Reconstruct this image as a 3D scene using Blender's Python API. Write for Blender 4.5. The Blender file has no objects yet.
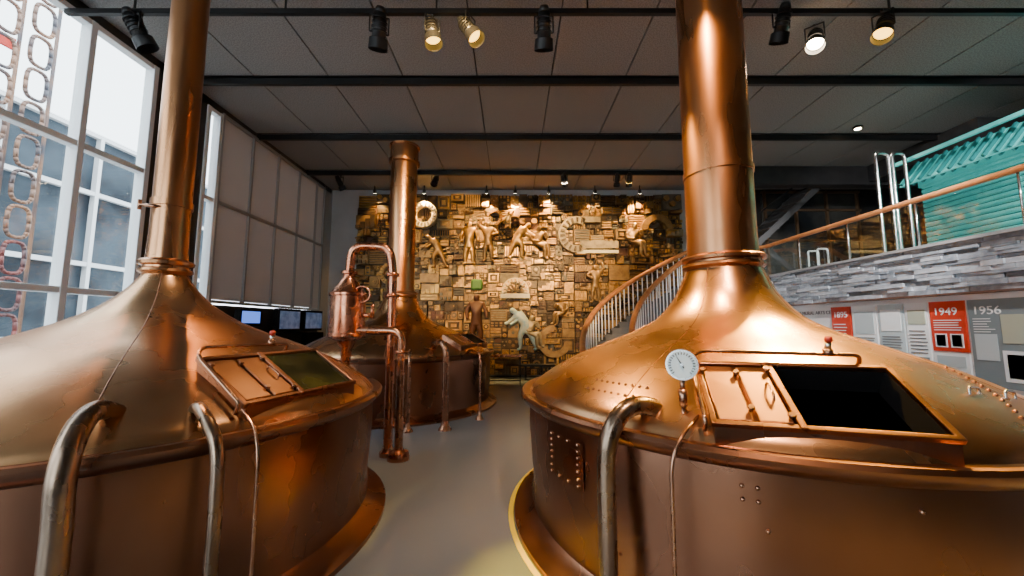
import bpy,bmesh,math,random
from mathutils import Vector,Matrix
random.seed(11)
S=bpy.context.scene; COL=S.collection
KY=.902      # depth factor applied to the surveyed room coordinates
G=2.4        # lamp power factor
def link(o,parent=None):
    COL.objects.link(o)
    if parent is not None:
        o.parent=parent; o.matrix_parent_inverse=Matrix.Translation(-parent.location)
    return o
def group(name,loc=(0,0,0)):
    e=bpy.data.objects.new(name,None); e.location=loc; e.empty_display_size=.2
    COL.objects.link(e); return e

# ---------------- materials
def M(name,col,metal=0,rough=.5,col2=None,scale=3,stretch=(1,1,1),rvar=0,bump=0,emit=None,estr=0,detail=5,bscale=None,spec=None,lo=.35,hi=.65,patina=None):
    m=bpy.data.materials.new(name); m.use_nodes=True
    nt=m.node_tree; b=nt.nodes['Principled BSDF']
    b.inputs['Base Color'].default_value=(*col,1); b.inputs['Metallic'].default_value=metal
    b.inputs['Roughness'].default_value=rough
    if spec is not None: b.inputs['Specular IOR Level'].default_value=spec
    tc=nt.nodes.new('ShaderNodeTexCoord'); mp=nt.nodes.new('ShaderNodeMapping')
    mp.inputs['Scale'].default_value=stretch
    nt.links.new(tc.outputs['Object'],mp.inputs['Vector'])
    if col2 is not None or rvar:
        n=nt.nodes.new('ShaderNodeTexNoise'); n.inputs['Scale'].default_value=scale; n.inputs['Detail'].default_value=detail
        nt.links.new(mp.outputs['Vector'],n.inputs['Vector'])
        if col2 is not None:
            r=nt.nodes.new('ShaderNodeValToRGB')
            r.color_ramp.elements[0].position=lo; r.color_ramp.elements[1].position=hi
            r.color_ramp.elements[0].color=(*col,1); r.color_ramp.elements[1].color=(*col2,1)
            nt.links.new(n.outputs['Fac'],r.inputs['Fac'])
            out=r.outputs['Color']
            if patina is not None:
                n4=nt.nodes.new('ShaderNodeTexNoise'); n4.inputs['Scale'].default_value=.9; n4.inputs['Detail'].default_value=3; n4.inputs['Roughness'].default_value=.5
                n4.inputs['Distortion'].default_value=.2
                nt.links.new(tc.outputs['Object'],n4.inputs['Vector'])
                r4=nt.nodes.new('ShaderNodeValToRGB'); r4.color_ramp.elements[0].position=.36; r4.color_ramp.elements[1].position=.78
                r4.color_ramp.elements[0].color=(0,0,0,1); r4.color_ramp.elements[1].color=(.8,.8,.8,1)
                nt.links.new(n4.outputs['Fac'],r4.inputs['Fac'])
                mx=nt.nodes.new('ShaderNodeMixRGB'); mx.inputs['Color2'].default_value=(*patina,1)
                nt.links.new(r4.outputs['Color'],mx.inputs['Fac']); nt.links.new(out,mx.inputs['Color1']); out=mx.outputs['Color']
            nt.links.new(out,b.inputs['Base Color'])
        if rvar:
            mr=nt.nodes.new('ShaderNodeMapRange')
            mr.inputs['From Min'].default_value=.3; mr.inputs['From Max'].default_value=.7
            mr.inputs['To Min'].default_value=rough-rvar; mr.inputs['To Max'].default_value=rough+rvar
            n2=nt.nodes.new('ShaderNodeTexNoise'); n2.inputs['Scale'].default_value=scale*1.7; n2.inputs['Detail'].default_value=3
            nt.links.new(mp.outputs['Vector'],n2.inputs['Vector'])
            nt.links.new(n2.outputs['Fac'],mr.inputs['Value']); nt.links.new(mr.outputs['Result'],b.inputs['Roughness'])
    if bump:
        n3=nt.nodes.new('ShaderNodeTexNoise'); n3.inputs['Scale'].default_value=bscale or scale*2; n3.inputs['Detail'].default_value=2
        nt.links.new(mp.outputs['Vector'],n3.inputs['Vector'])
        bp=nt.nodes.new('ShaderNodeBump'); bp.inputs['Strength'].default_value=bump; bp.inputs['Distance'].default_value=.02
        nt.links.new(n3.outputs['Fac'],bp.inputs['Height']); nt.links.new(bp.outputs['Normal'],b.inputs['Normal'])
    if emit is not None:
        b.inputs['Emission Color'].default_value=(*emit,1); b.inputs['Emission Strength'].default_value=estr
    return m
def glass(name,tint=(.95,.98,.98),gl=.06,rough=.02):
    m=bpy.data.materials.new(name); m.use_nodes=True; nt=m.node_tree; nt.nodes.clear()
    o=nt.nodes.new('ShaderNodeOutputMaterial'); mx=nt.nodes.new('ShaderNodeMixShader')
    t=nt.nodes.new('ShaderNodeBsdfTransparent'); t.inputs[0].default_value=(*tint,1)
    g=nt.nodes.new('ShaderNodeBsdfGlossy'); g.inputs['Roughness'].default_value=rough
    mx.inputs[0].default_value=gl
    nt.links.new(t.outputs[0],mx.inputs[1]); nt.links.new(g.outputs[0],mx.inputs[2]); nt.links.new(mx.outputs[0],o.inputs[0])
    return m
def fabric(name,col,tr=.5):
    m=bpy.data.materials.new(name); m.use_nodes=True; nt=m.node_tree; nt.nodes.clear()
    o=nt.nodes.new('ShaderNodeOutputMaterial'); mx=nt.nodes.new('ShaderNodeMixShader')
    d=nt.nodes.new('ShaderNodeBsdfDiffuse'); d.inputs[0].default_value=(*col,1)
    t=nt.nodes.new('ShaderNodeBsdfTranslucent'); t.inputs[0].default_value=(*col,1)
    mx.inputs[0].default_value=tr
    nt.links.new(d.outputs[0],mx.inputs[1]); nt.links.new(t.outputs[0],mx.inputs[2]); nt.links.new(mx.outputs[0],o.inputs[0])
    return m

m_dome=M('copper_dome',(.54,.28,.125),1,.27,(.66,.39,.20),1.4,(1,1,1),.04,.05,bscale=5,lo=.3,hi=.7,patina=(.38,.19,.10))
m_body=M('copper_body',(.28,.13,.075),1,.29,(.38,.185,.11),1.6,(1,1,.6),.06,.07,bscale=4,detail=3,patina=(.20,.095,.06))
m_chim=M('copper_chimney',(.47,.215,.095),1,.29,(.58,.30,.145),2.2,(1,1,.25),.05,.04,bscale=5,detail=3,patina=(.38,.175,.085))
m_pipe=M('copper_pipe',(.36,.19,.12),1,.25,(.52,.29,.19),5,(1,1,1),.08)
m_pipeo=M('copper_pipe_dull',(.22,.155,.11),1,.28,(.40,.28,.20),7,(1,1,.4),.08)
m_redpipe=M('copper_pipe_red',(.42,.15,.08),1,.25,(.58,.26,.15),5,(1,1,1),.08)
m_black=M('black_steel',(.012,.012,.013),.2,.45)
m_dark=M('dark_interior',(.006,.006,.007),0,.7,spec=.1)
m_hglass2=M('hatch_glass_green',(.06,.065,.018),.2,.18,(.010,.013,.006),3,spec=.3)
m_steel=M('steel',(.7,.7,.7),1,.25)
m_white=M('white_paint',(.85,.85,.84),0,.5)
m_frame=M('window_alu',(.78,.80,.82),0,.4)
m_darkframe=M('panel_frame',(.3,.3,.3),.1,.5)
m_floor=M('floor_epoxy',(.145,.172,.21),0,.24,(.16,.188,.225),.6,(1,1,1),.03,.0)
m_yellow=M('yellow_floor_glow',(.85,.62,.02),0,.4)  # flat yellow that stands in for the glow on the floor
m_ceil=M('ceiling_acoustic',(.17,.17,.17),0,.85,(.27,.27,.268),55,(1,1,1),0,.2,lo=.4,hi=.6)
m_wall=M('wall_plaster',(.40,.39,.39),0,.8,(.44,.43,.43),2)
m_wallw=M('wall_white',(.80,.78,.78),0,.7,(.84,.82,.82),2)
m_dwall=M('wall_dark',(.02,.02,.022),0,.6,(.035,.034,.035),3)
m_glass=glass('window_glass')
m_blind=fabric('blind_fabric',(.50,.47,.45),.25)
m_wood=M('handrail_wood',(.50,.17,.05),0,.3,(.62,.25,.08),6,(1,1,1))
m_slate=[M('slate_a',(.20,.23,.27),0,.35,(.36,.40,.45),9,bump=.3),M('slate_b',(.36,.40,.45),0,.3,(.52,.56,.62),9,bump=.3),M('slate_c',(.11,.13,.15),0,.4,(.2,.22,.25),9,bump=.3)]
m_teal=M('teal_glow_metal',(.08,.48,.45),.2,.3,(.20,.68,.63),3,emit=(.07,.55,.52),estr=.35)  # emission added for a brightly lit look; the metal is no lamp
m_teal2=M('teal_dark',(.03,.26,.26),.2,.35)

# ---------------- geometry helpers
def finish(bm,name,mats,parent,smooth=False,angle=35):
    me=bpy.data.meshes.new(name); bm.normal_update(); bm.to_mesh(me); bm.free()
    for m in mats: me.materials.append(m)
    if smooth:
        me.polygons.foreach_set('use_smooth',[True]*len(me.polygons))
        try: me.set_sharp_from_angle(angle=math.radians(angle))
        except Exception: pass
    return link(bpy.data.objects.new(name,me),parent)
def addbox(bm,c,s,mi=0,mat=None):
    x,y,z=s[0]/2,s[1]/2,s[2]/2
    vs=[]
    for dx,dy,dz in ((-x,-y,-z),(x,-y,-z),(x,y,-z),(-x,y,-z),(-x,-y,z),(x,-y,z),(x,y,z),(-x,y,z)):
        p=Vector((dx,dy,dz))
        if mat is not None: p=mat@(Vector(c)+p)
        else: p=Vector(c)+p
        vs.append(bm.verts.new(p))
    for f in ((3,2,1,0),(4,5,6,7),(0,1,5,4),(1,2,6,5),(2,3,7,6),(3,0,4,7)):
        fc=bm.faces.new([vs[i] for i in f]); fc.material_index=mi
def boxes(name,lst,mats,parent=None,bevel=0):
    bm=bmesh.new()
    for b in lst: addbox(bm,b[0],b[1],b[2] if len(b)>2 else 0,b[3] if len(b)>3 else None)
    o=finish(bm,name,mats,parent)
    if bevel:
        md=o.modifiers.new('b','BEVEL'); md.width=bevel; md.segments=2
    return o
def addcyl(bm,p0,p1,r0,r1=None,n=20,mi=0,cap=True):
    r1=r0 if r1 is None else r1
    p0=Vector(p0);p1=Vector(p1);d=(p1-p0).normalized()
    a=d.orthogonal().normalized(); b=d.cross(a)
    A=[];B=[]
    for i in range(n):
        t=2*math.pi*i/n; v=a*math.cos(t)+b*math.sin(t)
        A.append(bm.verts.new(p0+v*r0)); B.append(bm.verts.new(p1+v*r1))
    for i in range(n):
        j=(i+1)%n; f=bm.faces.new((A[i],A[j],B[j],B[i])); f.material_index=mi; f.smooth=True
    if cap:
        f=bm.faces.new(A[::-1]); f.material_index=mi
        f=bm.faces.new(B); f.material_index=mi
def cyls(name,lst,mats,parent=None,n=20):
    bm=bmesh.new()
    for c in lst: addcyl(bm,c[0],c[1],c[2],c[3] if len(c)>3 else None,n,c[4] if len(c)>4 else 0)
    return finish(bm,name,mats,parent)
def catmull(P,k=8):
    P=[Vector(p) for p in P]; out=[]
    Q=[P[0]*2-P[1]]+P+[P[-1]*2-P[-2]]
    for i in range(1,len(Q)-2):
        p0,p1,p2,p3=Q[i-1:i+3]
        for j in range(k):
            t=j/k
            out.append(.5*((2*p1)+(p2-p0)*t+(2*p0-5*p1+4*p2-p3)*t*t+(3*p1-p0-3*p2+p3)*t**3))
    out.append(P[-1]); return out
def tube(name,pts,r,mat,parent=None,smooth=True,cyc=False,k=8):
    P=catmull(pts,k) if smooth else [Vector(p) for p in pts]
    cu=bpy.data.curves.new(name,'CURVE'); cu.dimensions='3D'; cu.bevel_depth=r; cu.bevel_resolution=5; cu.use_fill_caps=True
    sp=cu.splines.new('POLY'); sp.points.add(len(P)-1)
    for i,p in enumerate(P): sp.points[i].co=(*p,1)
    sp.use_cyclic_u=cyc; sp.use_smooth=True
    cu.materials.append(mat)
    return link(bpy.data.objects.new(name,cu),parent)
def bendpipe(corners,rad=.12,k=6):
    P=[Vector(c) for c in corners]; out=[P[0]]
    for i in range(1,len(P)-1):
        a=(P[i-1]-P[i]); b=(P[i+1]-P[i]); r=min(rad,a.length*.49,b.length*.49)
        A=P[i]+a.normalized()*r; B=P[i]+b.normalized()*r
        for j in range(k+1):
            t=j/k; out.append(A*(1-t)**2+P[i]*2*t*(1-t)+B*t*t)
    out.append(P[-1]); return out
def lathe(name,cx,cy,prof,mat,parent=None,n=96,angle=35):
    bm=bmesh.new(); rings=[]
    for r,z in prof:
        rings.append([bm.verts.new((cx+max(r,.0005)*math.cos(2*math.pi*i/n),cy+max(r,.0005)*math.sin(2*math.pi*i/n),z)) for i in range(n)])
    for a,b in zip(rings[:-1],rings[1:]):
        for i in range(n):
            j=(i+1)%n; bm.faces.new((a[i],a[j],b[j],b[i]))
    bmesh.ops.recalc_face_normals(bm,faces=bm.faces)
    return finish(bm,name,[mat],parent,True,angle)
def balls(name,pts,r,mat,parent=None):
    bm=bmesh.new()
    for p in pts: bmesh.ops.create_icosphere(bm,subdivisions=2,radius=r,matrix=Matrix.Translation(p))
    return finish(bm,name,[mat],parent,True,80)
def text(name,s,size,loc,rot,mat,parent=None,ext=.003):
    cu=bpy.data.curves.new(name,'FONT'); cu.body=s; cu.size=size; cu.extrude=ext; cu.materials.append(mat)
    o=bpy.data.objects.new(name,cu); o.location=loc; o.rotation_euler=rot; return link(o,parent)
def cut_opening(ob,T,x0,x1,y0,y1,zr=.3):
    """cut a rectangular hole (hatch-plane coordinates) through a surface"""
    bm=bmesh.new(); bm.from_mesh(ob.data)
    R3=T.to_3x3()
    for p,nn in (((x0,0,0),(1,0,0)),((x1,0,0),(1,0,0)),((0,y0,0),(0,1,0)),((0,y1,0),(0,1,0))):
        Ti=T.inverted()
        near=[f for f in bm.faces if (Ti@f.calc_center_median()).length<1.3]
        geo=set(near)
        for f in near: geo.update(f.edges); geo.update(f.verts)
        bmesh.ops.bisect_plane(bm,geom=list(geo),plane_co=T@Vector(p),plane_no=R3@Vector(nn),dist=1e-5)
    Ti=T.inverted(); dl=[]
    for f in bm.faces:
        c=Ti@f.calc_center_median()
        if x0<c.x<x1 and y0<c.y<y1 and abs(c.z)<zr: dl.append(f)
    bmesh.ops.delete(bm,geom=dl,context='FACES')
    bm.to_mesh(ob.data); bm.free()

# ---------------- room shell
XL,XR,YB,YF,ZC=-5.9,12.0,13.1,-5.0,6.0
boxes('floor',[((3.05,4.05,-.05),(18.4,18.6,.1))],[m_floor])
boxes('wall_back',[((.05-.0,YB+.1,3.05),(12.0,.2,6.1),0),((9.1,YB+.1,3.05),(6.1,.2,6.1),1)],[m_wall,m_dwall])
boxes('wall_front',[((5.25,YF-.1,3.05),(14.0,.2,6.1)),((-3.8,YF-.1,.15),(4.2,.2,.3)),((-3.8,YF-.1,5.85),(4.2,.2,.5)),((-5.8,YF-.1,3.05),(.4,.2,6.1))],[m_wall])
boxes('wall_right',[((XR+.1,4.05,3.05),(.2,18.1,6.1))],[m_dwall])
boxes('wall_left',[((XL-.1,6.97,3.05),(.2,1.15,6.1),1),((XL-.1,12.85,3.05),(.2,.7,6.1),0),
                   ((XL-.1,10.2,1.0),(.2,4.7,2.0),1),((XL-.1,-4.5,3.05),(.2,1.2,6.1),0),((XL-.1,4.3,5.98),(.2,17.4,.24),1)],[m_wall,m_dwall])
rows=[YF,-4.1,-1.9,.3,2.5,4.7,6.9,9.1,11.34,YB]
cx=[XL+i*1.32 for i in range(15)]
ceilbase=[((3.05,4.05,6.12),(18.4,18.6,.1),1)]
for a,b in zip(rows[:-1],rows[1:]):
    for i in range(len(cx)-1):
        x0,x1=cx[i],min(cx[i+1],XR)
        if x1-x0<.1: continue
        ceilbase.append((((x0+x1)/2,(a+b)/2,6.03),(x1-x0-.025,b-a-.17,.06),0))
boxes('ceiling',ceilbase,[m_ceil,m_black])
tr=[((3.05,y,5.93),(17.9,.07,.12)) for y in (2.5,6.9,9.1,11.34)]+[((3.05,5.0,5.72),(17.9,.06,.07)),((3.05,4.7,5.93),(17.9,.1,.12))]
for x in range(-5,12,2): tr.append(((x,5.0,5.86),(.02,.02,.24)))
boxes('trim_ceiling_tracks',tr,[m_black])

def window(name,y0,y1,div,z0=.1,z1=5.86):
    g=group(name,(XL,(y0+y1)/2,z0))
    b=[((XL-.05,(y0+y1)/2,z0+.05),(.14,y1-y0,.1)),((XL-.05,(y0+y1)/2,z1-.04),(.14,y1-y0,.08))]
    for z in (2.06,4.05): b.append(((XL-.05,(y0+y1)/2,z),(.14,y1-y0,.085)))
    for y in div: b.append(((XL-.05,y,(z0+z1)/2),(.16,.09,z1-z0)))
    boxes('frame',b,[m_frame],g,.008)
    boxes('pane',[((XL-.06,(y0+y1)/2,(z0+z1)/2),(.012,y1-y0,z1-z0-.1))],[m_glass],g)
    return g
window('window_1',-3.9,6.4,[-3.85,-2.7,-1.55,-.4,.75,1.9,3.05,4.2,5.35,6.36])
window('window_2',7.54,7.9,[7.56,7.9])
g=group('window_3',(XL,10.2,2))
ys=[7.95,8.95,9.97,11.0,12.0,12.5]
fb=[];pb=[]
for y in ys: fb.append(((XL+.0,y,3.97),(.08,.05,3.86)))
for z in (2.06,4.05,5.86): fb.append(((XL+.0,10.22,z),(.08,4.55,.06)))
for a,b in zip(ys[:-1],ys[1:]):
    for z0,z1 in ((2.1,4.02),(4.08,5.83)): pb.append(((XL-.02,(a+b)/2,(z0+z1)/2),(.015,b-a-.05,z1-z0)))
boxes('frame',fb,[m_darkframe],g); boxes('blind',pb,[m_blind],g)
g=group('window_5',(-3.7,YF,.3))
fb=[((x,YF-.08,2.95),(.09,.14,5.3)) for x in (-5.55,-3.7,-1.8)]+[((-3.68,YF-.08,z),(3.8,.14,.09)) for z in (.35,2.3,4.05,5.56)]
boxes('frame',fb,[m_frame],g); boxes('pane',[((-3.68,YF-.08,2.95),(3.8,.012,5.2))],[m_glass],g)

# exterior
boxes('exterior_ground',[((-16,4,-.15),(19.7,40,.1)),((3,-15.5,-.15),(18.2,20,.1))],[M('paving',(.45,.45,.44),0,.8)])
g=group('neighbour_building',(-14,8,0))
m_fac=M('facade_white',(.6,.61,.63),0,.6); m_fgl=M('facade_glass',(.012,.018,.026),0,.5,(.05,.07,.09),.8,spec=.15)
fb=[((-14.5,8.2,4),(.5,21.6,8),1)]
for i in range(9): fb.append(((-14.2,-2.4+i*2.65,4),(.25,.12,8),0))
for z in (1.2,3.6,6.0,8.0): fb.append(((-14.2,8.2,z),(.22,21.6,.14),0))
boxes('facade',fb,[m_fac,m_fgl],g)
g=group('lattice_tower',(-9,7,0))
m_lat=M('lattice_bronze',(.36,.19,.11),.1,.5,(.08,.08,.10),2); m_latr=M('lattice_red',(.30,.07,.06),0,.5,(.10,.08,.09),3)
bm=bmesh.new()
for cy in (6.75,7.3):
    for k in range(12):
        z=.5+k*.66+(.33 if cy==7.3 else 0)
        N_=16
        pr=[(cy+.17*math.copysign(abs(math.cos(a))**.6,math.cos(a)),z+.29*math.copysign(abs(math.sin(a))**.6,math.sin(a))) for a in [2*math.pi*i/N_ for i in range(N_)]]
        for i in range(N_):
            a=pr[i];b=pr[(i+1)%N_]; addcyl(bm,(-9,a[0],a[1]),(-9,b[0],b[1]),.033,n=6,mi=1 if z<3.4 else 0)
for y in (6.48,7.02,7.6): addbox(bm,(-9.08,y,4.2),(.05,.035,8.2),0)
finish(bm,'lattice',[m_lat,m_latr],g)
boxes('street_banner',[((-9.2,6.4,6.75),(.05,1.3,.22)),((-9.2,5.7,3.4),(.06,.06,6.8))],[M('banner_red',(.75,.06,.04),0,.5)])

# ---------------- kettles
m_seam=M('copper_seam',(.30,.14,.08),1,.35)
def kettle(cx,cy,rs,hs,chim,ztop,ang,seams):
    E=group('copper_brewing_kettle',(cx,cy,0))
    R=1.76*rs
    body=[(R+.14,0),(R+.14,.035),(R+.10,.05),(R+.03,.07),(R-.02,.12),(R-.03,.3),(R+.0,.7),(R,.955*hs)]
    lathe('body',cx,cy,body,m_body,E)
    lathe('inner_shade_sheet',cx,cy,[(R-.06,1.0*hs),(R-.07,.72),(0,.70)],m_dark,E,48)  # dark sheet added inside, standing in for shade behind the open hatch
    rim=[(R-.02,.93*hs),(R+.03,.94*hs),(R+.05,.96*hs),(R+.075,.985*hs),(R+.08,1.01*hs),(R+.065,1.03*hs),(R+.03,1.03*hs),(R-.0,1.015*hs),(R-.03,1.03*hs)]
    lathe('rim',cx,cy,rim,m_body,E)
    dm=[(1.745,1.02),(1.70,1.08),(1.60,1.155),(1.45,1.245),(1.25,1.345),(1.0,1.45)]+chim[0]
    dm=[(r*rs,0,z*hs) for r,z in dm]
    dp=[(v.x,v.z) for v in catmull(dm,6)]
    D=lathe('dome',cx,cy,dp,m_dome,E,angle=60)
    r=chim[0][-1][0]*rs; z=chim[0][-1][1]*hs; c=chim[1]
    neck=[(r-.01,z-.03),(r+.02,z-.02),(r+.037,z),(r+.032,z+.02),(r+.01,z+.03),(r+.01,z+.045),(r+.037,z+.055),(r+.042,z+.08),(r+.025,z+.095),(c+.008,z+.105),(c+.004,z+.2),(c,z+.3)]
    lathe('neck_ring',cx,cy,neck,m_chim,E,angle=50)
    ch=[(c,z+.1)]
    for zz in ang: ch+=[(c,zz-.03),(c+.010,zz-.028),(c+.010,zz+.028),(c,zz+.03)]
    if ztop<5.9: ch+=[(c,ztop-.42),(c+.05,ztop-.40),(c+.055,ztop-.34),(c+.02,ztop-.32),(c+.02,ztop-.03),(c+.05,ztop-.03),(c+.055,ztop),(c-.02,ztop),(c-.02,ztop-.5),(0,ztop-.5)]
    else: ch+=[(c,ztop)]
    lathe('chimney',cx,cy,ch,m_chim,E,64)
    for a in seams:
        a=math.radians(a)
        tube('dome_seam',[(cx+r_*math.cos(a),cy+r_*math.sin(a),z_-.003) for r_,z_ in dp],.0045,m_seam,E,False)
    def dz(rr):
        for (r0,z0),(r1,z1) in zip(dp[:-1],dp[1:]):
            if r1<=rr<=r0: return z1+(z0-z1)*(rr-r1)/max(r0-r1,1e-6)
        return 1.02*hs
    return E,dz,R,D
BIG=([(.76,1.55),(.56,1.67),(.42,1.84),(.34,2.01),(.30,2.12)],.283)
THIN=([(.76,1.54),(.54,1.64),(.36,1.76),(.24,1.88),(.17,1.98),(.150,2.03)],.128)
cR=(1.92,3.34); cL=(-2.85,3.02); cB=(-2.4,7.94)
KR,dzR,RR,DR=kettle(*cR,1.0,1.0,BIG,6.1,[3.0],(-140,-55,20,160))
KL,dzL,RL,DL=kettle(*cL,.93,1.0,THIN,6.1,[2.6],(-55,18,170))
KB,dzB,RB,DB=kettle(*cB,1.1,1.04,BIG,5.56,[4.6],(-80,-10))

m_lid=M('copper_lid',(.32,.15,.075),1,.36,(.42,.22,.115),2.5,(1,1,1),.05,.05,bscale=5)
def hatch(E,c,dz,phi,o1,o2,w,split,gmat,dome=None):
    cx,cy=c
    Rz=Matrix.Translation((cx,cy,0))@Matrix.Rotation(phi+math.pi/2,4,'Z')
    za=dz(o1)+.022; zb=dz(o2)+.018
    def cor(t,o,z): return Rz@Vector((t,-o,z))
    bm=bmesh.new(); top=[];bot=[]
    N=10
    path=[(-w/2+w*i/N,o2) for i in range(N+1)]+[(w/2,o2+(o1-o2)*i/4) for i in range(1,5)]+[(w/2-w*i/N,o1) for i in range(1,N+1)]+[(-w/2,o1+(o2-o1)*i/4) for i in range(1,4)]
    for t,o in path:
        z=za+(zb-za)*(o-o1)/(o2-o1)
        top.append(bm.verts.new(cor(t,o,z)))
        bot.append(bm.verts.new(cor(t,o,min(z-.01,dz(math.hypot(t,o))-.04))))
    n=len(path)
    for i in range(n):
        j=(i+1)%n; bm.faces.new((bot[i],bot[j],top[j],top[i]))
    bm.faces.new(top)
    sk=finish(bm,'hatch_skirt',[m_body],E)
    L=math.hypot(o2-o1,zb-za)
    mid=Vector((0,-(o1+o2)/2,(za+zb)/2))
    ang=math.atan2(za-zb,(o2-o1))
    T=Rz@Matrix.Translation(mid)@Matrix.Rotation(ang,4,'X')
    h=L/2; b=.028; sx=-w/2+w*split
    fr=[((0,h-b/2,.01),(w+.02,b,.03)),((0,-h+b/2,.01),(w+.02,b,.03)),((-w/2,0,.01),(b,L,.03)),((w/2,0,.01),(b,L,.03)),((sx,0,.012),(b*1.2,L,.035))]
    fr=[(x[0],x[1],0,T) for x in fr]
    boxes('hatch_frame',fr,[m_body],E,.005)
    lw=sx+w/2
    pl=[((-w/2+lw*.27,0,.006),(lw*.42,L-.08,.022),0,T),((-w/2+lw*.74,0,.006),(lw*.40,L-.08,.022),0,T)]
    boxes('hatch_lid',pl,[m_lid],E,.008)
    if gmat is None:
        x0,x1,y0,y1=sx+b*.4,w/2-b*.4,-h+b*.8,h-b*.8
        cut_opening(sk,T,x0,x1,y0,y1); cut_opening(dome,T,x0,x1,y0,y1)
        wl=[((x0,0,-.07),(.008,y1-y0,.14),0,T),((x1,0,-.07),(.008,y1-y0,.14),0,T),(((x0+x1)/2,y0,-.07),(x1-x0,.008,.14),0,T),(((x0+x1)/2,y1,-.07),(x1-x0,.008,.14),0,T)]
        boxes('hatch_coaming',wl,[m_dark],E)
    else:
        boxes('hatch_glass',[(((sx+w/2)/2,0,.003),(w/2-sx-b,L-b*2,.010),0,T)],[gmat],E)
    kn=[]
    for t,y in ((-w/2+lw*.05,h*.6),(-w/2+lw*.5,-h*.55),(-w/2+lw*.5,h*.55),(-w/2+lw*.93,-h*.7),(-w/2+lw*.93,h*.7)):
        kn.append((T@Vector((t,y,.01)),T@Vector((t,y,.035)),.010))
        kn.append((T@Vector((t,y,.032)),T@Vector((t,y,.042)),.018,.014))
    cyls('hatch_knobs',kn,[m_pipe],E)
    hp=[T@Vector((sx-.06,-.06,.01)),T@Vector((sx-.06,-.05,.045)),T@Vector((sx-.06,.05,.045)),T@Vector((sx-.06,.06,.01))]
    tube('hatch_handle',bendpipe(hp,.02),.006,m_pipe,E,False)
    return T,h,w,sx
TR=hatch(KR,cR,dzR,math.radians(-107),1.25,1.69,.92,.40,None,DR)
TL=hatch(KL,cL,dzL,math.radians(-17),1.12,1.54,.88,.44,m_hglass2)
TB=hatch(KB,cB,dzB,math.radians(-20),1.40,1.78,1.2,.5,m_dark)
m_redcap=M('red_cap',(.4,.03,.02),0,.35)
def hrail(E,T,h,w,frac):
    pts=[T@Vector((-w/2-.04,-h*.95,-.04)),T@Vector((-w/2-.04,-h*.95,.03)),T@Vector((-w/2-.04,h*.85,.06)),T@Vector((-w/2+.03,h+.05,.06)),T@Vector((-w/2+w*frac,h+.05,.05)),T@Vector((-w/2+w*frac,h+.05,-.04))]
    tube('hatch_rail',bendpipe(pts,.06),.011,m_pipe,E,False)
    p=T@Vector((-w/2+w*(frac-.16),h+.05,.04))
    bm=bmesh.new()
    addcyl(bm,p,p+Vector((0,0,.04)),.024,n=16,mi=0); addcyl(bm,p+Vector((0,0,.04)),p+Vector((.004,-.004,.08)),.015,n=16,mi=1)
    addcyl(bm,p+Vector((.004,-.004,.08)),p+Vector((.006,-.006,.11)),.02,.017,n=16,mi=2)
    finish(bm,'hatch_indicator',[m_pipe,m_steel,m_redcap],E)
hrail(KR,TR[0],TR[1],TR[2],.90)
hrail(KL,TL[0],TL[1],TL[2],.74)

def floorpipe(E,pts,r,mat): tube('overflow_pipe',pts,r,mat,E)
floorpipe(KR,[(.92,2.27,1.05),(.83,2.18,1.12),(.71,2.12,1.155),(.60,2.08,1.12),(.52,2.05,1.0),(.50,2.05,.82),(.50,2.05,.4),(.50,2.05,0)],.050,m_pipeo)
floorpipe(KL,[(-2.02,2.02,1.10),(-1.95,1.85,1.18),(-1.87,1.70,1.215),(-1.79,1.57,1.16),(-1.745,1.50,1.02),(-1.74,1.50,.8),(-1.74,1.50,.4),(-1.74,1.50,0)],.044,m_pipeo)
floorpipe(KL,[(-1.80,2.16,1.08),(-1.71,2.05,1.15),(-1.61,1.96,1.17),(-1.49,1.88,1.11),(-1.42,1.85,1.0),(-1.40,1.84,.8),(-1.40,1.84,.4),(-1.40,1.84,0)],.029,m_pipeo)
tube('thin_pipe',bendpipe([(1.0,2.02,1.13),(.82,1.86,1.06),(.755,1.83,.95),(.75,1.83,0)],.08),.009,m_pipe,KR,False)
tube('thin_pipe',bendpipe([(-1.60,2.22,1.14),(-1.34,2.0,1.06),(-1.285,1.95,.93),(-1.28,1.95,0)],.1),.009,m_pipe,KL,False)

gx,gy,gz=.925,2.05,1.385
bm=bmesh.new()
nrm=Vector((-.38,-.92,.05)).normalized()
C0=Vector((gx,gy,gz))
addcyl(bm,C0-nrm*.028,C0+nrm*.020,.082,n=40,mi=0)
addcyl(bm,C0+nrm*.0205,C0+nrm*.022,.072,n=40,mi=1)
side=Vector((0,0,1)).cross(nrm).normalized(); up=nrm.cross(side)
for i in range(21):
    a=math.radians(225-i*13.5); d=side*math.cos(a)+up*math.sin(a)
    addcyl(bm,C0+nrm*.024+d*.054,C0+nrm*.024+d*.067,.0022,n=5,mi=2)
a=math.radians(120); d=side*math.cos(a)+up*math.sin(a)
addcyl(bm,C0+nrm*.026-d*.02,C0+nrm*.026+d*.052,.0035,.001,n=6,mi=2)
addcyl(bm,C0+nrm*.023,C0+nrm*.029,.008,n=12,mi=0)
addcyl(bm,(gx,gy,gz-.08),(gx,gy,gz-.14),.014,n=14,mi=3)
addcyl(bm,(gx,gy,gz-.13),(gx,gy,gz-.22),.024,.020,n=16,mi=3)
addcyl(bm,(gx,gy,gz-.22),(gx,gy,gz-.32),.012,n=16,mi=3)
finish(bm,'pressure_gauge',[m_steel,M('gauge_face',(.72,.85,.87),0,.4),m_dark,m_pipe],KR)

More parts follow.
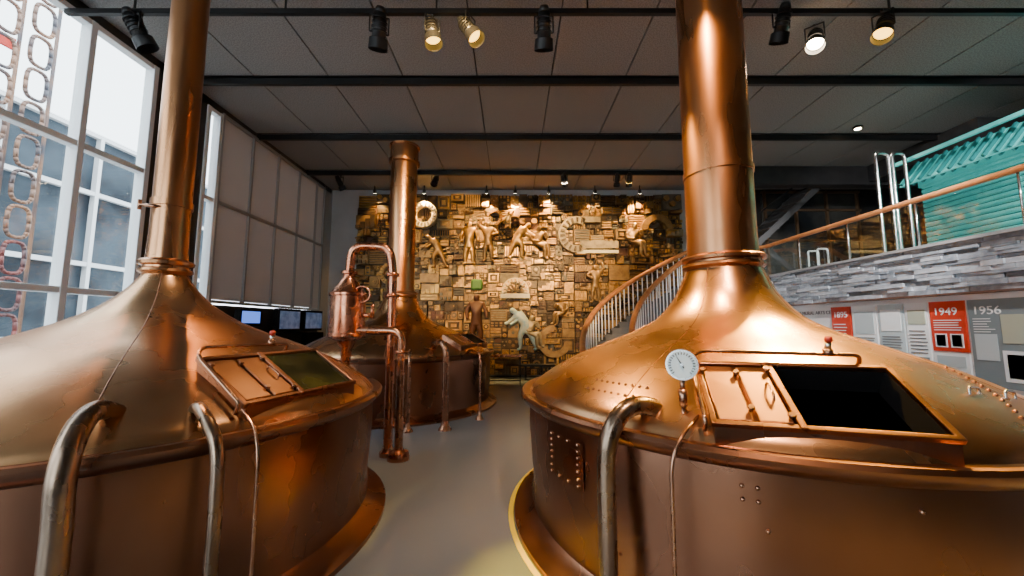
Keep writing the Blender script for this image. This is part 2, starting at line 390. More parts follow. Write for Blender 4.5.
def onr(dz,c,phi,r,up=.002): return Vector((c[0]+r*math.cos(phi),c[1]+r*math.sin(phi),dz(r)+up))
pts=[]
for k in range(9):
    for rr in (1.50,1.58): pts.append(onr(dzR,cR,math.radians(-152+k*1.9),rr))
for k in range(9): pts.append(onr(dzR,cR,math.radians(-60+k*3),1.64))
for k in range(14): pts.append(onr(dzR,cR,math.radians(-74+k*1.6),1.66-k*.03))
balls('dome_rivets',pts,.010,m_body,KR)
pts=[]
def side_pt(c,R,phi,z,off=.004): return Vector((c[0]+(R+off)*math.cos(phi),c[1]+(R+off)*math.sin(phi),z))
for z in (.85,.60):
    for k in range(4): pts.append(side_pt(cR,RR,math.radians(-158+k*3.2),z,.012))
for k in (0,3):
    for z in (.81,.77,.73,.69,.64): pts.append(side_pt(cR,RR,math.radians(-158+k*3.2),z,.012))
for p,z in ((-119,.86),(-117,.86),(-119,.80),(-117,.80),(-116,.68),(-98,.84),(-84,.85),(-70,.84),(-68,.78),(-140,.3),(-95,.4)): pts.append(side_pt(cR,RR,math.radians(p),z))
balls('body_rivets',pts,.011,m_pipe,KR)
bm=bmesh.new()
for k in range(5):
    a0=math.radians(-159.4+k*2.5);a1=math.radians(-159.4+(k+1)*2.5)
    q=[side_pt(cR,RR,a0,.58,.008),side_pt(cR,RR,a1,.58,.008),side_pt(cR,RR,a1,.87,.008),side_pt(cR,RR,a0,.87,.008)]
    bm.faces.new([bm.verts.new(v) for v in q])
finish(bm,'rivet_plate',[m_body],KR)
for ph,rr in ((-72,1.45),(-62,1.5)):
    a=onr(dzR,cR,math.radians(ph),rr,-.01); b=a+Vector((0,0,.045))
    tube('dome_handle',bendpipe([a,b,b+Vector((.09,.03,-.01)),a+Vector((.09,.03,-.02))],.02),.007,m_steel,KR,False)
cyls('chimney_valve',[((cL[0]+.05,cL[1]-.1,2.55),(cL[0]-.1,cL[1]-.17,2.55),.014),((cL[0]-.1,cL[1]-.17,2.51),(cL[0]-.1,cL[1]-.17,2.59),.013)],[m_pipe],KL)
lathe('trim_floor_glow',cR[0],cR[1],[(RR+.15,0),(RR+.15,.004),(RR+.19,.004),(RR+.19,0)],m_yellow)  # yellow glow around the kettle base, drawn as a thin coloured ring

def footpipe(E,pts,r,foot):
    pts=[(p[0],p[1]*KY,p[2]) for p in pts]; foot=(foot[0],foot[1]*KY)
    tube('drain_pipe',bendpipe(pts,.14),r,m_pipe,E,False)
    x,y=foot; lathe('pipe_foot',x,y,[(r,.14),(r+.02,.06),(r+.05,.02),(r+.055,0)],m_pipe,E,24)
footpipe(KB,[(-1.40,7.35,1.2),(-1.3,6.9,1.32),(-1.1,6.58,1.32),(-1.03,6.5,1.2),(-1.03,6.5,0)],.05,(-1.03,6.5))
footpipe(KB,[(-1.7,7.0,1.15),(-1.62,6.6,1.2),(-1.57,6.38,1.1),(-1.57,6.38,0)],.025,(-1.57,6.38))
footpipe(KB,[(-.9,7.9,1.1),(-.65,7.4,1.15),(-.55,7.2,1.1),(-.55,7.2,0)],.02,(-.55,7.2))

KETTLES={KR,KL,KB}

# ---------------- pump vessel with piping
E=group('copper_pump_vessel',(-2.08,5.2,0))
lathe('vessel',-2.08,5.2,[(.0,1.15),(.06,1.16),(.07,1.3),(.12,1.40),(.2,1.44),(.225,1.46),(.225,1.49),(.215,1.5),(.215,1.96),(.23,1.97),(.23,2.0),(.2,2.02),(.13,2.12),(.075,2.2),(.075,2.24),(.1,2.25),(.1,2.28),(.06,2.29)],m_redpipe,E,48)
tube('swan_neck',bendpipe([(-2.08,5.2,2.25),(-2.06,5.2,2.62),(-1.58,5.22,2.60),(-1.53,5.22,2.3),(-1.53,5.24,0)],.22,10),.055,m_redpipe,E,False)
tube('outlet_pipe',bendpipe([(-1.98,5.12,1.53),(-1.36,5.1,1.53),(-1.36,5.1,0)],.16,8),.05,m_pipe,E,False)
lathe('pipe_foot',-1.36,5.1,[(.05,.16),(.06,.12),(.12,.09),(.13,.06),(.13,0)],m_redpipe,E,32)
lathe('pipe_foot_2',-1.53,5.24,[(.055,.16),(.06,.1),(.1,.05),(.1,0)],m_redpipe,E,32)
cyls('support_leg',[((-2.08,5.2,0),(-2.08,5.2,1.2),.05),((-2.08,5.2,0),(-2.08,5.2,.03),.14),((-1.53,5.22,2.22),(-1.53,5.22,2.26),.085),((-1.53,5.22,1.95),(-1.53,5.22,1.99),.085),((-1.36,5.1,1.25),(-1.36,5.1,1.29),.075)],[m_redpipe],E)
rng=[(-1.87+.10*math.cos(t),5.10,1.98+.10*math.sin(t)) for t in [i*math.pi/10 for i in range(20)]]
tube('valve_wheel',rng,.012,m_redpipe,E,False,True)
cyls('valve_stem',[((-1.87,5.10,1.98),(-1.87,5.2,1.98),.02),((-1.97,5.10,1.98),(-1.77,5.10,1.98),.008),((-1.87,5.10,1.88),(-1.87,5.10,2.08),.008),((-1.87,5.2,1.98),(-1.98,5.2,1.9),.03),((-1.9,5.15,1.72),(-1.74,5.12,1.72),.03),((-1.74,5.12,1.68),(-1.74,5.12,1.86),.022)],[m_redpipe],E)

# ---------------- mural relief
E=group('bronze_relief_mural',(.2,13,0))
mm=[M('bronze_dark',(.035,.022,.010),.4,.42,(.11,.065,.025),6,bump=.4),M('bronze_gold',(.66,.37,.09),.7,.33,(.36,.19,.05),6,bump=.4),
    M('bronze_mid',(.22,.125,.045),.6,.38,(.38,.215,.07),6,bump=.4),M('relief_stone',(.38,.28,.14),.2,.5,(.22,.16,.08),6,bump=.4),
    M('relief_green',(.08,.20,.04),.2,.5),M('relief_pale',(.74,.62,.38),.1,.5),M('relief_blue',(.25,.40,.46),.1,.5,(.5,.5,.40),9),M('relief_brown',(.10,.04,.02),.3,.45),M('relief_grey',(.15,.125,.085),.3,.45,(.08,.07,.05),6)]
bm=bmesh.new()
W0,W1,Z0,Z1=-5.0,5.45,.05,5.8
addbox(bm,((W0+W1)/2,13.06,(Z0+Z1)/2),(W1-W0,.06,Z1-Z0),0)
def cell(x0,x1,z0,z1,d=0):
    w,h=x1-x0,z1-z0
    if (w>.8 or h>.55 or (random.random()<.62 and w*h>.05)) and min(w,h)>.12:
        f=random.uniform(.35,.65)
        if w/1.3>h: xm=x0+w*f; cell(x0,xm,z0,z1,d+1); cell(xm,x1,z0,z1,d+1)
        else: zm=z0+h*f; cell(x0,x1,z0,zm,d+1); cell(x0,x1,zm,z1,d+1)
        return
    g=.025; w-=g;h-=g; cx_,cz_=(x0+x1)/2,(z0+z1)/2; dep=random.uniform(.02,.26)
    st=random.choice(['plain','bars','vbars','disc','grid','frame','steps','scroll','bars','grid','frame'])
    mi=random.choices([0,1,2,3,7,8],[6,2.4,4,.8,1.6,1])[0]; m2=random.choices([0,1,2,3,8],[4,4.5,3,.5,.5])[0]
    addbox(bm,(cx_,13.03-dep/2,cz_),(w,dep,h),mi)
    F=13.03-dep
    if st=='bars':
        n=max(2,int(h/.07))
        for i in range(n): addbox(bm,(cx_,F-.03,z0+g/2+h*(i+.5)/n),(w*.88,.08,h/n*.5),m2)
    elif st=='vbars':
        n=max(2,int(w/.07))
        for i in range(n): addbox(bm,(x0+g/2+w*(i+.5)/n,F-.03,cz_),(w/n*.5,.08,h*.86),m2)
    elif st=='grid':
        n=max(2,int(w/.11)); k=max(2,int(h/.11))
        for i in range(n):
            for j in range(k):
                q=random.uniform(.03,.13)
                addbox(bm,(x0+g/2+w*(i+.5)/n,F-q/2,z0+g/2+h*(j+.5)/k),(w/n*.62,q,h/k*.62),random.choice([m2,mi,2]))
    elif st=='disc':
        r=min(w,h)*.42
        addcyl(bm,(cx_,F,cz_),(cx_,F-.06,cz_),r,n=20,mi=m2); addcyl(bm,(cx_,F-.06,cz_),(cx_,F-.1,cz_),r*.55,n=16,mi=mi); addcyl(bm,(cx_,F-.1,cz_),(cx_,F-.14,cz_),r*.2,n=10,mi=1)
    elif st=='frame':
        for s in (-1,1):
            addbox(bm,(cx_+s*w*.38,F-.035,cz_),(w*.12,.08,h*.9),m2); addbox(bm,(cx_,F-.035,cz_+s*h*.38),(w*.8,.08,h*.12),m2)
        addbox(bm,(cx_,F-.03,cz_),(w*.3,.07,h*.3),1)
    elif st=='steps':
        for i in range(4): addbox(bm,(x0+g/2+w*(i+.5)/4,F-.03,z0+g/2+h*(i+1)/8),(w/4*.9,.08,h*(i+1)/4.4),m2)
    elif st=='scroll':
        for i in range(3):
            addcyl(bm,(x0+w*(i+.6)/3.2,F,cz_+h*.18*(-1)**i),(x0+w*(i+.6)/3.2,F-.09,cz_+h*.18*(-1)**i),min(w/6.5,h/4),n=12,mi=m2)
for i in range(6):
    for j in range(5):
        cell(W0+(W1-W0)*i/6,W0+(W1-W0)*(i+1)/6,Z0+(Z1-Z0)*j/5,Z0+(Z1-Z0)*(j+1)/5)
finish(bm,'relief_blocks',mm,E)
bm=bmesh.new()
def arc(cx_,cz_,r0,r1,a0,a1,mi,y=12.76,dep=.16,n=24):
    for i in range(n):
        t0=math.radians(a0+(a1-a0)*i/n);t1=math.radians(a0+(a1-a0)*(i+1)/n)
        P=[(r0,t0),(r1,t0),(r1,t1),(r0,t1)]
        fr=[bm.verts.new((cx_+r*math.cos(t),y-dep/2,cz_+r*math.sin(t))) for r,t in P]
        bk=[bm.verts.new((cx_+r*math.cos(t),y+dep/2+.15,cz_+r*math.sin(t))) for r,t in P]
        f=bm.faces.new(fr); f.material_index=mi
        for k in range(4):
            f=bm.faces.new((fr[k],bk[k],bk[(k+1)%4],fr[(k+1)%4])); f.material_index=mi
def gear(cx_,cz_,r,a0,a1,mi,m2):
    arc(cx_,cz_,r*.62,r,a0,a1,mi)
    n=int((a1-a0)/18)
    for i in range(n):
        t=a0+(i+.5)*(a1-a0)/n; arc(cx_,cz_,r*.68,r*.92,t-4,t+4,m2,12.66,.06,2)
gear(2.05,4.45,.58,60,290,3,0)
addbox(bm,(2.75,12.78,4.12),(1.2,.2,.24),3); addbox(bm,(2.7,12.78,3.9),(1.3,.18,.1),5); addbox(bm,(2.5,12.78,4.93),(.6,.2,.18),3)
gear(-2.8,5.1,.42,0,360,5,3)
gear(.1,2.65,.42,-10,190,5,1); addbox(bm,(.1,12.76,2.5),(.9,.16,.14),5)
gear(-.55,5.0,.26,0,360,2,1); gear(3.6,2.2,.4,0,360,2,0); gear(-3.8,3.2,.35,0,360,2,1)
for i in range(7): arc(.1,2.6,.05,.36,i*26+4,i*26+16,0,12.70,.05,3)
arc(4.6,4.6,.3,.5,0,180,2); arc(1.3,1.1,.3,.5,90,360,2); arc(-4.3,1.4,.25,.45,0,360,1)
finish(bm,'relief_wheels',mm,E)
def figure(x,z,H,pose,mi,flip=1):
    J={'pel':(0,.50,0),'chest':(0,.70,-.03),'neck':(0,.83,-.03),'head':(.0,.90,-.04),'top':(.0,.97,-.03),
       'shL':(-.12,.79,-.02),'shR':(.12,.79,-.02),'elL':(-.19,.63,-.04),'elR':(.19,.63,-.04),'haL':(-.16,.48,-.09),'haR':(.2,.5,-.08),
       'kL':(-.08,.27,-.02),'kR':(.08,.27,-.02),'fL':(-.09,.02,0),'fR':(.09,.02,0),'tL':(-.14,.0,-.05),'tR':(.14,.0,-.05)}
    if pose=='raise': J.update({'elR':(.22,.88,-.05),'haR':(.16,1.04,-.07),'elL':(-.22,.68,-.05),'haL':(-.08,.62,-.12)})
    if pose=='sit': J.update({'pel':(0,.30,0),'chest':(.03,.50,-.03),'neck':(.06,.63,-.03),'head':(.09,.70,-.05),'top':(.1,.77,-.04),'shL':(-.07,.59,-.02),'shR':(.16,.59,-.02),
        'elL':(-.1,.43,-.06),'elR':(.27,.47,-.05),'haL':(.08,.40,-.12),'haR':(.2,.62,-.1),'kL':(.2,.30,-.1),'kR':(.26,.36,-.08),'fL':(.2,.03,-.06),'fR':(.3,.05,-.04),'tL':(.28,.0,-.08),'tR':(.38,.03,-.06)})
    if pose=='bend': J.update({'chest':(.12,.66,-.03),'neck':(.22,.75,-.04),'head':(.28,.79,-.05),'top':(.34,.83,-.04),'shL':(.12,.76,-.02),'shR':(.24,.68,-.04),'elL':(.22,.58,-.06),'elR':(.36,.55,-.06),'haL':(.34,.5,-.1),'haR':(.46,.52,-.08),'kL':(-.1,.27,-.02),'kR':(.14,.29,-.05),'fL':(-.2,.02,0),'fR':(.12,.02,0),'tL':(-.14,0,-.04),'tR':(.2,0,-.04)})
    R={'pel':.10,'chest':.12,'neck':.045,'head':.072,'top':.055,'shL':.055,'shR':.055,'elL':.042,'elR':.042,'haL':.032,'haR':.032,'kL':.06,'kR':.06,'fL':.036,'fR':.036,'tL':.028,'tR':.028}
    names=list(J); ed=[('pel','chest'),('chest','neck'),('neck','head'),('head','top'),('chest','shL'),('chest','shR'),('shL','elL'),('shR','elR'),('elL','haL'),('elR','haR'),('pel','kL'),('pel','kR'),('kL','fL'),('kR','fR'),('fL','tL'),('fR','tR')]
    me=bpy.data.meshes.new('relief_figure')
    me.from_pydata([(x+flip*J[n][0]*H,12.74+J[n][2]*H,z+J[n][1]*H) for n in names],[(names.index(a),names.index(b)) for a,b in ed],[])
    me.materials.append(mm[mi])
    o=link(bpy.data.objects.new('relief_figure',me),E)
    md=o.modifiers.new('s','SKIN')
    for i,n in enumerate(names):
        sv=me.skin_vertices[0].data[i]; r=R[n]*H; sv.radius=(r,r); sv.use_root=(n=='pel')
    md.use_smooth_shade=True
    o.modifiers.new('ss','SUBSURF').levels=1; o.modifiers['ss'].render_levels=2
for a in ((-1.35,3.5,1.4,'stand',1,1),(-.75,3.6,1.3,'raise',2,-1),(.15,3.7,1.3,'bend',1,1),(.75,3.65,1.4,'sit',2,1),(3.75,3.7,1.45,'sit',2,1),(-1.1,1.0,1.6,'stand',7,1),(.45,.85,1.5,'bend',6,-1),(.5,.9,1.3,'sit',3,1),(2.6,2.3,1.2,'raise',2,1),(-2.3,3.4,1.2,'bend',2,-1),(1.6,1.6,1.1,'sit',2,-1),(-3.6,4.0,1.2,'raise',2,1)):
    figure(*a)
boxes('relief_green_panel',[((-1.1,12.76,2.85),(.36,.24,.34),0)],[mm[4]],E,.06)

# ---------------- curved staircase
E=group('curved_staircase',(3.4,10.4,0))
Cs=(5.5,8.2); Ro,Ri=4.05,3.0; N=17; A0,A1=174,90
bm=bmesh.new()
def pol(r,a,z): return Vector((Cs[0]+r*math.cos(math.radians(a)),Cs[1]+r*math.sin(math.radians(a)),z))
def wedge(r0,r1,a0,a1,z0,z1,mi,z0b=None,z1b=None):
    z0b=z0 if z0b is None else z0b; z1b=z1 if z1b is None else z1b
    v=[bm.verts.new(p) for p in (pol(r0,a0,z0),pol(r1,a0,z0),pol(r1,a1,z0b),pol(r0,a1,z0b),pol(r0,a0,z1),pol(r1,a0,z1),pol(r1,a1,z1b),pol(r0,a1,z1b))]
    for f in ((3,2,1,0),(4,5,6,7),(0,1,5,4),(1,2,6,5),(2,3,7,6),(3,0,4,7)):
        bm.faces.new([v[i] for i in f]).material_index=mi
rise=2.87/N
for i in range(N):
    a0=A0+(A1-A0)*i/N;a1=A0+(A1-A0)*(i+1)/N
    wedge(Ri,Ro,a0,a1,rise*(i+1)-.05,rise*(i+1),0)
    wedge(Ri,Ro,a0,a0-.4,rise*i,rise*(i+1)-.05,0)
    for r in (Ri,Ro): wedge(r-.03,r+.03,a0,a1,max(0,rise*i-.22),rise*i+.1,1,rise*(i+1)-.22,rise*(i+1)+.1)
finish(bm,'steps',[M('stair_grey',(.12,.12,.13),0,.6),M('stair_stringer',(.05,.05,.05),.2,.5)],E)
bl=[]
for r in (Ri,Ro):
    n_=32
    for i in range(n_):
        t=(i+.5)/n_; a=A0+(A1-A0)*t; z=2.87*t
        bl.append((pol(r,a,z+.05),pol(r,a,z+.97),.016))
cyls('balusters',bl,[m_white],E,8)
for r in (Ri,Ro):
    P=[pol(r,A0+2,.15),pol(r,A0+2,.6)]+[pol(r,A0+(A1-A0)*t/20,2.87*t/20+1.02) for t in range(21)]
    tube('handrail',P,.065,m_wood,E)

# ---------------- mezzanine
m_slab=M('concrete_slab',(.3,.3,.3),0,.7)
boxes('mezzanine_floor',[((9.5,4.05,2.82),(4.98,18.0,.1)),((6.3,12.0,2.82),(1.45,2.1,.1))],[m_slab])
boxes('wall_mezzanine',[((7.12,2.95,1.38),(.2,15.8,2.75)),((6.3,10.98,1.38),(1.4,.15,2.75)),((9.5,10.98,1.38),(4.8,.15,2.75))],[m_wallw])
lst=[]
z=2.1
while z<2.88:
    h=random.uniform(.045,.085); y=-4.5
    while y<10.85:
        L=random.uniform(.18,.6); d=random.uniform(.03,.10)
        lst.append(((7.02-d/2,y+L/2,z+h/2),(d,L-.008,h-.006),random.choice([0,0,1,1,0,2])))
        y+=L
    z+=h
boxes('trim_slate_cladding',lst,m_slate)
boxes('trim_mezzanine_edge',[((6.97,3.0,2.91),(.16,15.8,.05))],[m_slab])
boxes('trim_cladding_base',[((6.96,3.0,2.085),(.18,15.8,.03))],[M('trim_brown',(.12,.06,.04),0,.5)])
E=group('mezzanine_balustrade',(6.97,3,2.87))
boxes('glass_panel',[((6.97,y+.0,3.3),(.014,1.42,.72)) for y in [-4+1.45*i for i in range(11)]],[glass('rail_glass',(.88,.94,.94),.12)],E)
cyls('posts',[((6.97,-4.7+1.45*i,2.9),(6.97,-4.7+1.45*i,3.72),.016) for i in range(12)],[m_steel],E,10)
tube('handrail',[(5.5,12.2,3.87),(6.2,12.05,3.8),(6.7,11.7,3.76),(6.95,11.1,3.74),(6.97,10.5,3.74),(6.97,8,3.74),(6.97,4,3.74),(6.97,0,3.74),(6.97,-4,3.74)],.05,m_wood,E)

E=group('window_4',(9,12.9,4))
fb=[]
for x in (8.2,9.2,10.2,11.2): fb.append(((x,12.95,4.4),(.07,.08,3.1)))
for zz in (2.95,4.3,5.3,5.9): fb.append(((9.7,12.95,zz),(3.2,.08,.06)))
boxes('frame',fb,[M('bronze_frame',(.22,.13,.07),.4,.4)],E)
boxes('pane',[((9.7,13.0,4.4),(3.2,.03,3.0))],[M('dark_glazing',(.03,.035,.04),.2,.08,(.12,.12,.11),.8)],E)
E=group('steel_staircase',(7.5,12,3))
sb=[]
for i in range(11): sb.append(((6.1+i*.27,11.9,3.1+i*.25),(.3,1.0,.04)))
mt=Matrix.Translation((7.45,0,4.35))@Matrix.Rotation(-math.atan2(2.6,2.9),4,'Y')
for y in (11.38,12.42): sb.append(((0,y,0),(3.9,.05,.16),0,mt))
boxes('steps',sb,[M('grey_steel',(.10,.10,.105),.3,.5)],E)
tube('rail',[(6.0,11.38,4.0),(8.7,11.38,6.0)],.02,m_black,E,False)
boxes('trim_mezzanine_bulkhead',[((8.85,11.1,5.72),(6.1,.3,.52)),((10.9,9.6,5.75),(2.1,2.7,.46))],[m_dwall])

E=group('teal_wort_cooler',(9,6,2.87))
bm=bmesh.new()
for i in range(15):
    z=3.1+i*.105; addcyl(bm,(8.9,3.2,z),(8.9,8.6,z),.045,n=10,mi=0)
for y in (3.2,5.0,6.8,8.6): addbox(bm,(8.98,y,3.9),(.12,.12,2.05),1)
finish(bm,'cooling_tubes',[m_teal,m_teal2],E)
bm=bmesh.new()
mt=Matrix.Translation((8.72,0,4.86))@Matrix.Rotation(math.radians(-50),4,'Y')
addbox(bm,(0,5.8,0),(.7,5.8,.03),0,mt)
for i in range(30): addbox(bm,(0,2.98+i*.195,-.04),(.68,.045,.06),1,mt)
for i in range(30): addbox(bm,(0,2.98+i*.195,.04),(.68,.045,.06),1,mt)
addbox(bm,(8.5,5.8,5.12),(.07,5.9,.07),0); addbox(bm,(9.05,5.8,4.65),(.3,5.8,.14),0)
addbox(bm,(9.3,5.8,3.9),(.04,5.6,2.0),1)
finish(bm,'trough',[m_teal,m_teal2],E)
E=group('steel_pipe_loop',(8.0,8.5,2.87))
for dx in (0,.35):
    tube('loop',bendpipe([(7.75+dx,8.4,2.87),(7.75+dx,8.4,5.25),(8.02+dx,8.4,5.25),(8.02+dx,8.4,2.87)],.12),.035,m_steel,E,False)
E=group('steel_hoop_rail',(7.3,10,2.87))
for y in (9.6,9.9): tube('hoop',bendpipe([(7.25,y,2.87),(7.25,y,3.4),(7.5,y,3.4),(7.5,y,2.87)],.06),.02,m_white,E,False)

# ---------------- posters
RX=(math.pi/2,0,-math.pi/2)
m_red=M('poster_red',(.62,.04,.012),0,.5); m_pw=M('poster_white',(.86,.88,.88),0,.5); m_pg=M('poster_grey',(.20,.25,.27),0,.5)
m_pl=M('poster_lightgrey',(.50,.58,.60),0,.5); m_ink=M('poster_ink',(.12,.12,.13),0,.6); m_lg=M('poster_olive',(.42,.46,.36),0,.5)
mats=[m_red,m_pw,m_pg,m_pl,m_ink,m_lg]
def poster(y0,y1,z0,z1,mi,items,label=None):
    E=group('wall_poster',(7.0,(y0+y1)/2,(z0+z1)/2))
    l=[((7.005,(y0+y1)/2,(z0+z1)/2),(.03,y1-y0,z1-z0),mi)]
    for a,b,c,d,k in items:
        l.append(((6.986,y1-(y1-y0)*(a+b)/2,z0+(z1-z0)*(c+d)/2),(.008,(y1-y0)*(b-a),(z1-z0)*(d-c)),k))
    boxes('panel',l,mats,E)
    if label: text('label',label,.17,(6.985,y1-.06,z1-.22),RX,m_pw,E)
def lines(a,b,c,d,n,k=4): return [(a,b-random.uniform(0,.1),c+(d-c)*i/n,c+(d-c)*(i+.3)/n,k) for i in range(n)]
poster(8.5,9.0,1.35,1.98,0,lines(.1,.8,.1,.5,4,1),'1895')
poster(8.5,9.0,.75,1.32,1,lines(.1,.9,.1,.9,7))
poster(7.9,8.45,.75,1.98,1,[(.1,.9,.55,.9,3),(.1,.5,.1,.3,5)]+lines(.1,.9,.32,.52,5))
poster(7.35,7.85,.75,1.98,3,[(.1,.9,.6,.92,1),(.12,.6,.1,.3,4)]+lines(.1,.9,.35,.55,5))
poster(6.92,7.3,.75,1.98,1,[(.1,.9,.7,.9,5),(.1,.9,.1,.25,2)]+lines(.1,.9,.3,.65,7))
poster(6.35,6.88,1.18,1.98,0,[(.1,.45,.08,.35,1),(.55,.9,.08,.35,1),(.14,.41,.1,.33,4),(.59,.86,.1,.33,4)]+lines(.1,.9,.42,.66,5,1),'1949')
poster(6.35,6.88,.72,1.15,1,[(.1,.9,.5,.9,3)]+lines(.1,.9,.1,.4,4))
poster(5.15,6.3,.70,1.98,2,[(.36,.62,.5,.82,5),(.05,.3,.3,.6,3),(.34,.64,.08,.42,1),(.38,.6,.12,.38,3),(.7,.95,.15,.55,1),(.7,.95,.6,.9,5)]+lines(.05,.3,.62,.8,6,1),'1956')
text('wall_caption','STORIES OF MURAL ARTS CENTRE',.11,(7.01,10.6,1.84),RX,m_ink,group('wall_lettering',(7.0,9.8,1.7)))

# ---------------- displays and furniture
m_scr=M('screen_blue',(.02,.04,.12),0,.2,emit=(.08,.18,.7),estr=2.0); m_scr2=M('screen_photo',(.3,.35,.4),0,.3,(.05,.06,.08),6,emit=(.14,.22,.42),estr=.3)
def kiosk(x,y,s,w=1.0,zc=1.72,h=.42):
    E=group('display_kiosk',(x,y,0))
    boxes('cabinet',[((x,y,.7),(.25,w*.95,1.4)),((x+.0,y,zc),(.12,w,h+.12)),((x,y,.03),(.5,w*1.05,.06))],[m_dark],E,.01)
    boxes('screen',[((x+.065,y,zc),(.012,w-.12,h))],[s],E)
kiosk(-5.45,8.5,m_scr,.7,1.76,.24); kiosk(-5.45,10.0,m_scr2); kiosk(-5.45,11.2,m_scr2)
E=group('info_lectern',(-.2,11.2,0))
l=[((-.2,11.2,.78),(.9,.5,.04),1)]
for dx in (-.42,.42):
    for dy in (-.22,.22): l.append(((-.2+dx,11.2+dy,.38),(.03,.03,.76),0))
l.append(((-.2,11.42,.15),(.84,.03,.03),0)); l.append(((-.2,10.98,.15),(.84,.03,.03),0))
boxes('frame',l,[m_black,m_redpipe],E)
E=group('bench',(.9,12.3,0))
boxes('seat',[((.75,12.3,.42),(1.0,.36,.06)),((.4,12.3,.2),(.06,.32,.4)),((1.1,12.3,.2),(.06,.32,.4))],[m_black],E)

# ---------------- track spotlights
m_on=M('lens_on',(1,.8,.4),0,.4,emit=(1,.55,.08),estr=6); m_off=M('lens_off',(.05,.05,.06),.2,.1)
m_onw=M('lens_warmwhite',(1,.9,.8),0,.4,emit=(1,.8,.55),estr=45)
def spot(loc,target,power=0,col=(1,.6,.25),size=50,s=1.0,blend=.5,ztop=5.72,lens=None,rad=.06):
    E=group('track_spotlight',loc); L=Vector(loc); d=(Vector(target)-L).normalized()
    bm=bmesh.new()
    addcyl(bm,L-d*.20*s,L+d*.06*s,.065*s,.075*s,n=20,mi=0); addcyl(bm,L+d*.06*s,L+d*.17*s,.10*s,.105*s,n=20,mi=0,cap=False)
    addcyl(bm,L-d*.26*s,L-d*.2*s,.045*s,.065*s,n=20,mi=0)
    addcyl(bm,L+d*.062*s,L+d*.075*s,.09*s,n=20,mi=1)
    sd=d.cross(Vector((0,0,1)))
    sd=sd.normalized() if sd.length>.01 else Vector((1,0,0))
    for k in (-1,1):
        a=L+sd*.10*s*k; addcyl(bm,a,a+Vector((0,0,.2*s)),.010,n=6,mi=0)
        addcyl(bm,L+sd*.06*s*k,a,.012,n=6)
    addcyl(bm,L+sd*.10*s+Vector((0,0,.2*s)),L-sd*.10*s+Vector((0,0,.2*s)),.010,n=6)
    addcyl(bm,L+Vector((0,0,.2*s)),Vector((L.x,L.y,max(ztop,L.z+.2*s+.01))),.02,n=8)
    for a in (0,1,2,3):
        q=L-d*(.02+.045*a)*s; addcyl(bm,q,q+d*.012*s,.085*s,n=16)
    finish(bm,'housing',[m_black,lens or (m_on if power else m_off)],E)
    if power:
        li=bpy.data.lights.new('lamp','SPOT'); li.energy=power*G; li.color=col; li.spot_size=math.radians(size); li.spot_blend=blend; li.shadow_soft_size=rad
        o=bpy.data.objects.new('lamp',li); o.location=L+d*.2*s; o.rotation_euler=d.to_track_quat('-Z','Y').to_euler(); link(o,E)
spot((-1.75,5.0,5.42),(-2.4,6.5,1),0,s=1.2)
spot((-1.05,5.0,5.42),(-.3,4.2,1.2),120,s=1.1,size=60)
spot((-.55,5.0,5.45),(1.6,3.9,1.9),1100,(1,.55,.10),40,1.1,rad=.09)
spot((.42,5.0,5.42),(.5,7,1),0,s=1.2)
spot((3.55,5.0,5.5),(3.5,7,1),0,s=1.1)
spot((4.3,5.4,5.62),(2.3,3.2,1.4),1900,(1,.56,.08),40,1.1,lens=m_onw,rad=.10)
spot((4.85,4.95,5.45),(2.6,3.6,1.5),1300,(1,.58,.09),45,1.1,rad=.09)
spot((-4.9,5.0,5.42),(-3,6.5,1),0,s=1.2)
spot((-4.4,5.3,5.6),(-2.8,3.4,2.6),600,(1,.40,.10),30,.9)
spot((-2.2,11.34,5.7),(-2.4,8.9,3),0,s=1,ztop=5.9)
spot((1.5,11.34,5.7),(1.9,13,3.5),170,(1,.64,.24),75,s=.9,ztop=5.9,lens=m_onw)
spot((3.0,11.34,5.7),(3.2,13,3.5),0,s=.9,ztop=5.9); spot((3.35,11.34,5.7),(3.6,13,3),140,(1,.66,.28),75,s=.9,ztop=5.9)
spot((-4.9,11.34,5.6),(-4,13,3),0,s=1,ztop=5.9)
spot((-1.2,2.5,5.6),(-2.2,8.4,2.2),1100,(1,.50,.15),24,s=.9,ztop=5.9)  # added spot, out of view, to light the back kettle
spot((-.6,2.5,5.6),(-1.5,13,3.0),1600,(1,.62,.22),36,s=.9,ztop=5.9)  # added spot, out of view, to brighten the mural
spot((1.4,2.5,5.6),(2.9,12.4,2.4),1800,(1,.68,.34),34,s=.9,ztop=5.9)  # added spot, out of view, to brighten the curved stair
spot((-.2,2.2,5.6),(-1.6,4.6,1.2),220,(1,.72,.45),60,s=1,ztop=5.9)
spot((.9,2.2,5.6),(1.9,3.6,2.6),450,(1,.52,.15),45,s=1,ztop=5.9)
spot((1.0,.3,5.6),(1.9,2.4,.8),330,(1,.62,.36),60,s=1,ztop=5.9)
spot((-.3,1.6,5.6),(.16,2.6,0),1700,(1,.62,.03),12,s=1,blend=.9,ztop=5.9)  # unseen spot added for the yellow glow on the floor
spot((5.2,2.5,5.6),(7,6.5,1.6),480,(1,.95,.92),80,s=1,ztop=5.9)  # unseen spot added to brighten the near part of the poster wall
spot((5.2,4.2,5.6),(7,9.6,1.8),560,(1,.95,.92),60,s=1,ztop=5.9)  # unseen spot added to brighten the far part of the poster wall
spot((7.4,4.2,5.6),(8.8,6.5,4),200,(1,1,1),90,s=.8,ztop=5.9)  # unseen spot added to light the teal cooler
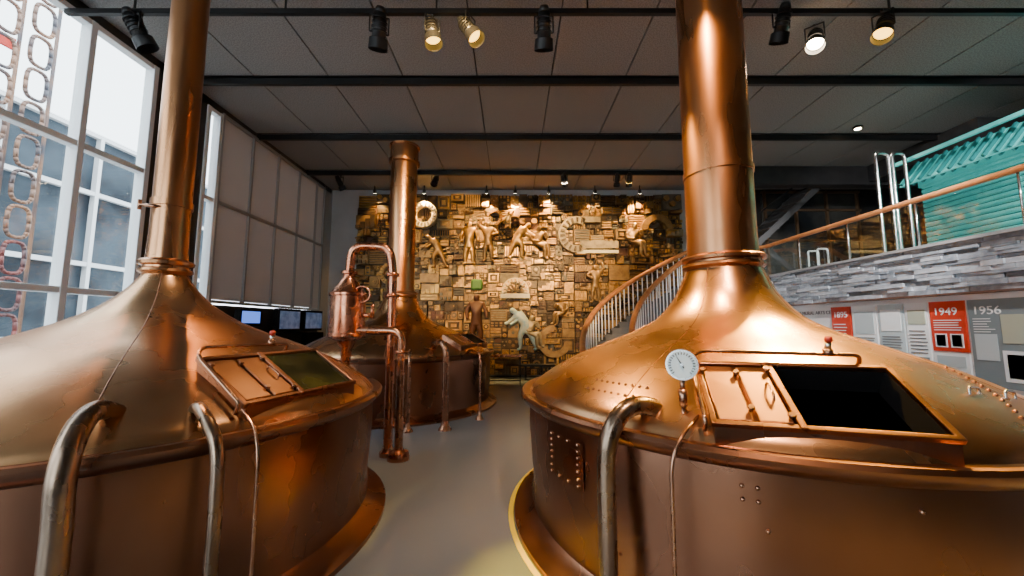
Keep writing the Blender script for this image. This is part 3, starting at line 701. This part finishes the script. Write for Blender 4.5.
for x in (-2.75,-.8,.1,1.15,4.0,-4.3,2.6):
    spot((x,12.45,5.72),(x,12.98,4.6),330 if x not in (-4.3,2.6) else 60,(1,.58,.16),85,s=.42,ztop=5.95,lens=m_onw,rad=.03)
def downlight(x,y,p,col=(1,.9,.8),z=5.97):
    E=group('ceiling_downlight',(x,y,z))
    cyls('can',[((x,y,z-.02),(x,y,z+.02),.09),((x,y,z-.03),(x,y,z-.021),.06,.06,1)],[m_black,m_onw],E)
    li=bpy.data.lights.new('lamp','SPOT'); li.energy=p; li.color=col; li.spot_size=math.radians(120); li.spot_blend=.8; li.shadow_soft_size=.06
    o=bpy.data.objects.new('lamp',li); o.location=(x,y,z-.05); link(o,E)
downlight(7.7,8.7,250)

# ---------------- apply the depth factor to everything except the round kettles
done=set()
def squash(o):
    if o.type in('MESH','CURVE') and o.data.name not in done:
        done.add(o.data.name)
        if o.type=='MESH':
            for v in o.data.vertices: v.co.y*=KY
        else:
            for s_ in o.data.splines:
                for p in s_.points: p.co.y*=KY
for o in list(bpy.data.objects):
    if o in KETTLES or o.parent in KETTLES or o.name=='trim_floor_glow': continue
    if o.type=='EMPTY':
        o.location.y*=KY
        for c in o.children: c.matrix_parent_inverse=Matrix.Translation(-o.location)
    elif o.type in('LIGHT','FONT'): o.location.y*=KY
    else: squash(o)

# ---------------- world + sun
w=bpy.data.worlds.new('World'); S.world=w; w.use_nodes=True
bg=w.node_tree.nodes['Background']; bg.inputs['Color'].default_value=(.86,.93,1,1); bg.inputs['Strength'].default_value=7.0
li=bpy.data.lights.new('sun','SUN'); li.energy=3; li.angle=.05; li.color=(1,.95,.9)
o=bpy.data.objects.new('sun',li); o.rotation_euler=(math.radians(15),math.radians(25),0); link(o)

cam=bpy.data.cameras.new('camera'); cam.sensor_width=36; cam.lens=370/1024*36; cam.clip_start=.05
co=bpy.data.objects.new('camera',cam); co.location=(0,0,1.6); co.rotation_euler=(math.radians(90+5.71),0,0); link(co)
S.camera=co
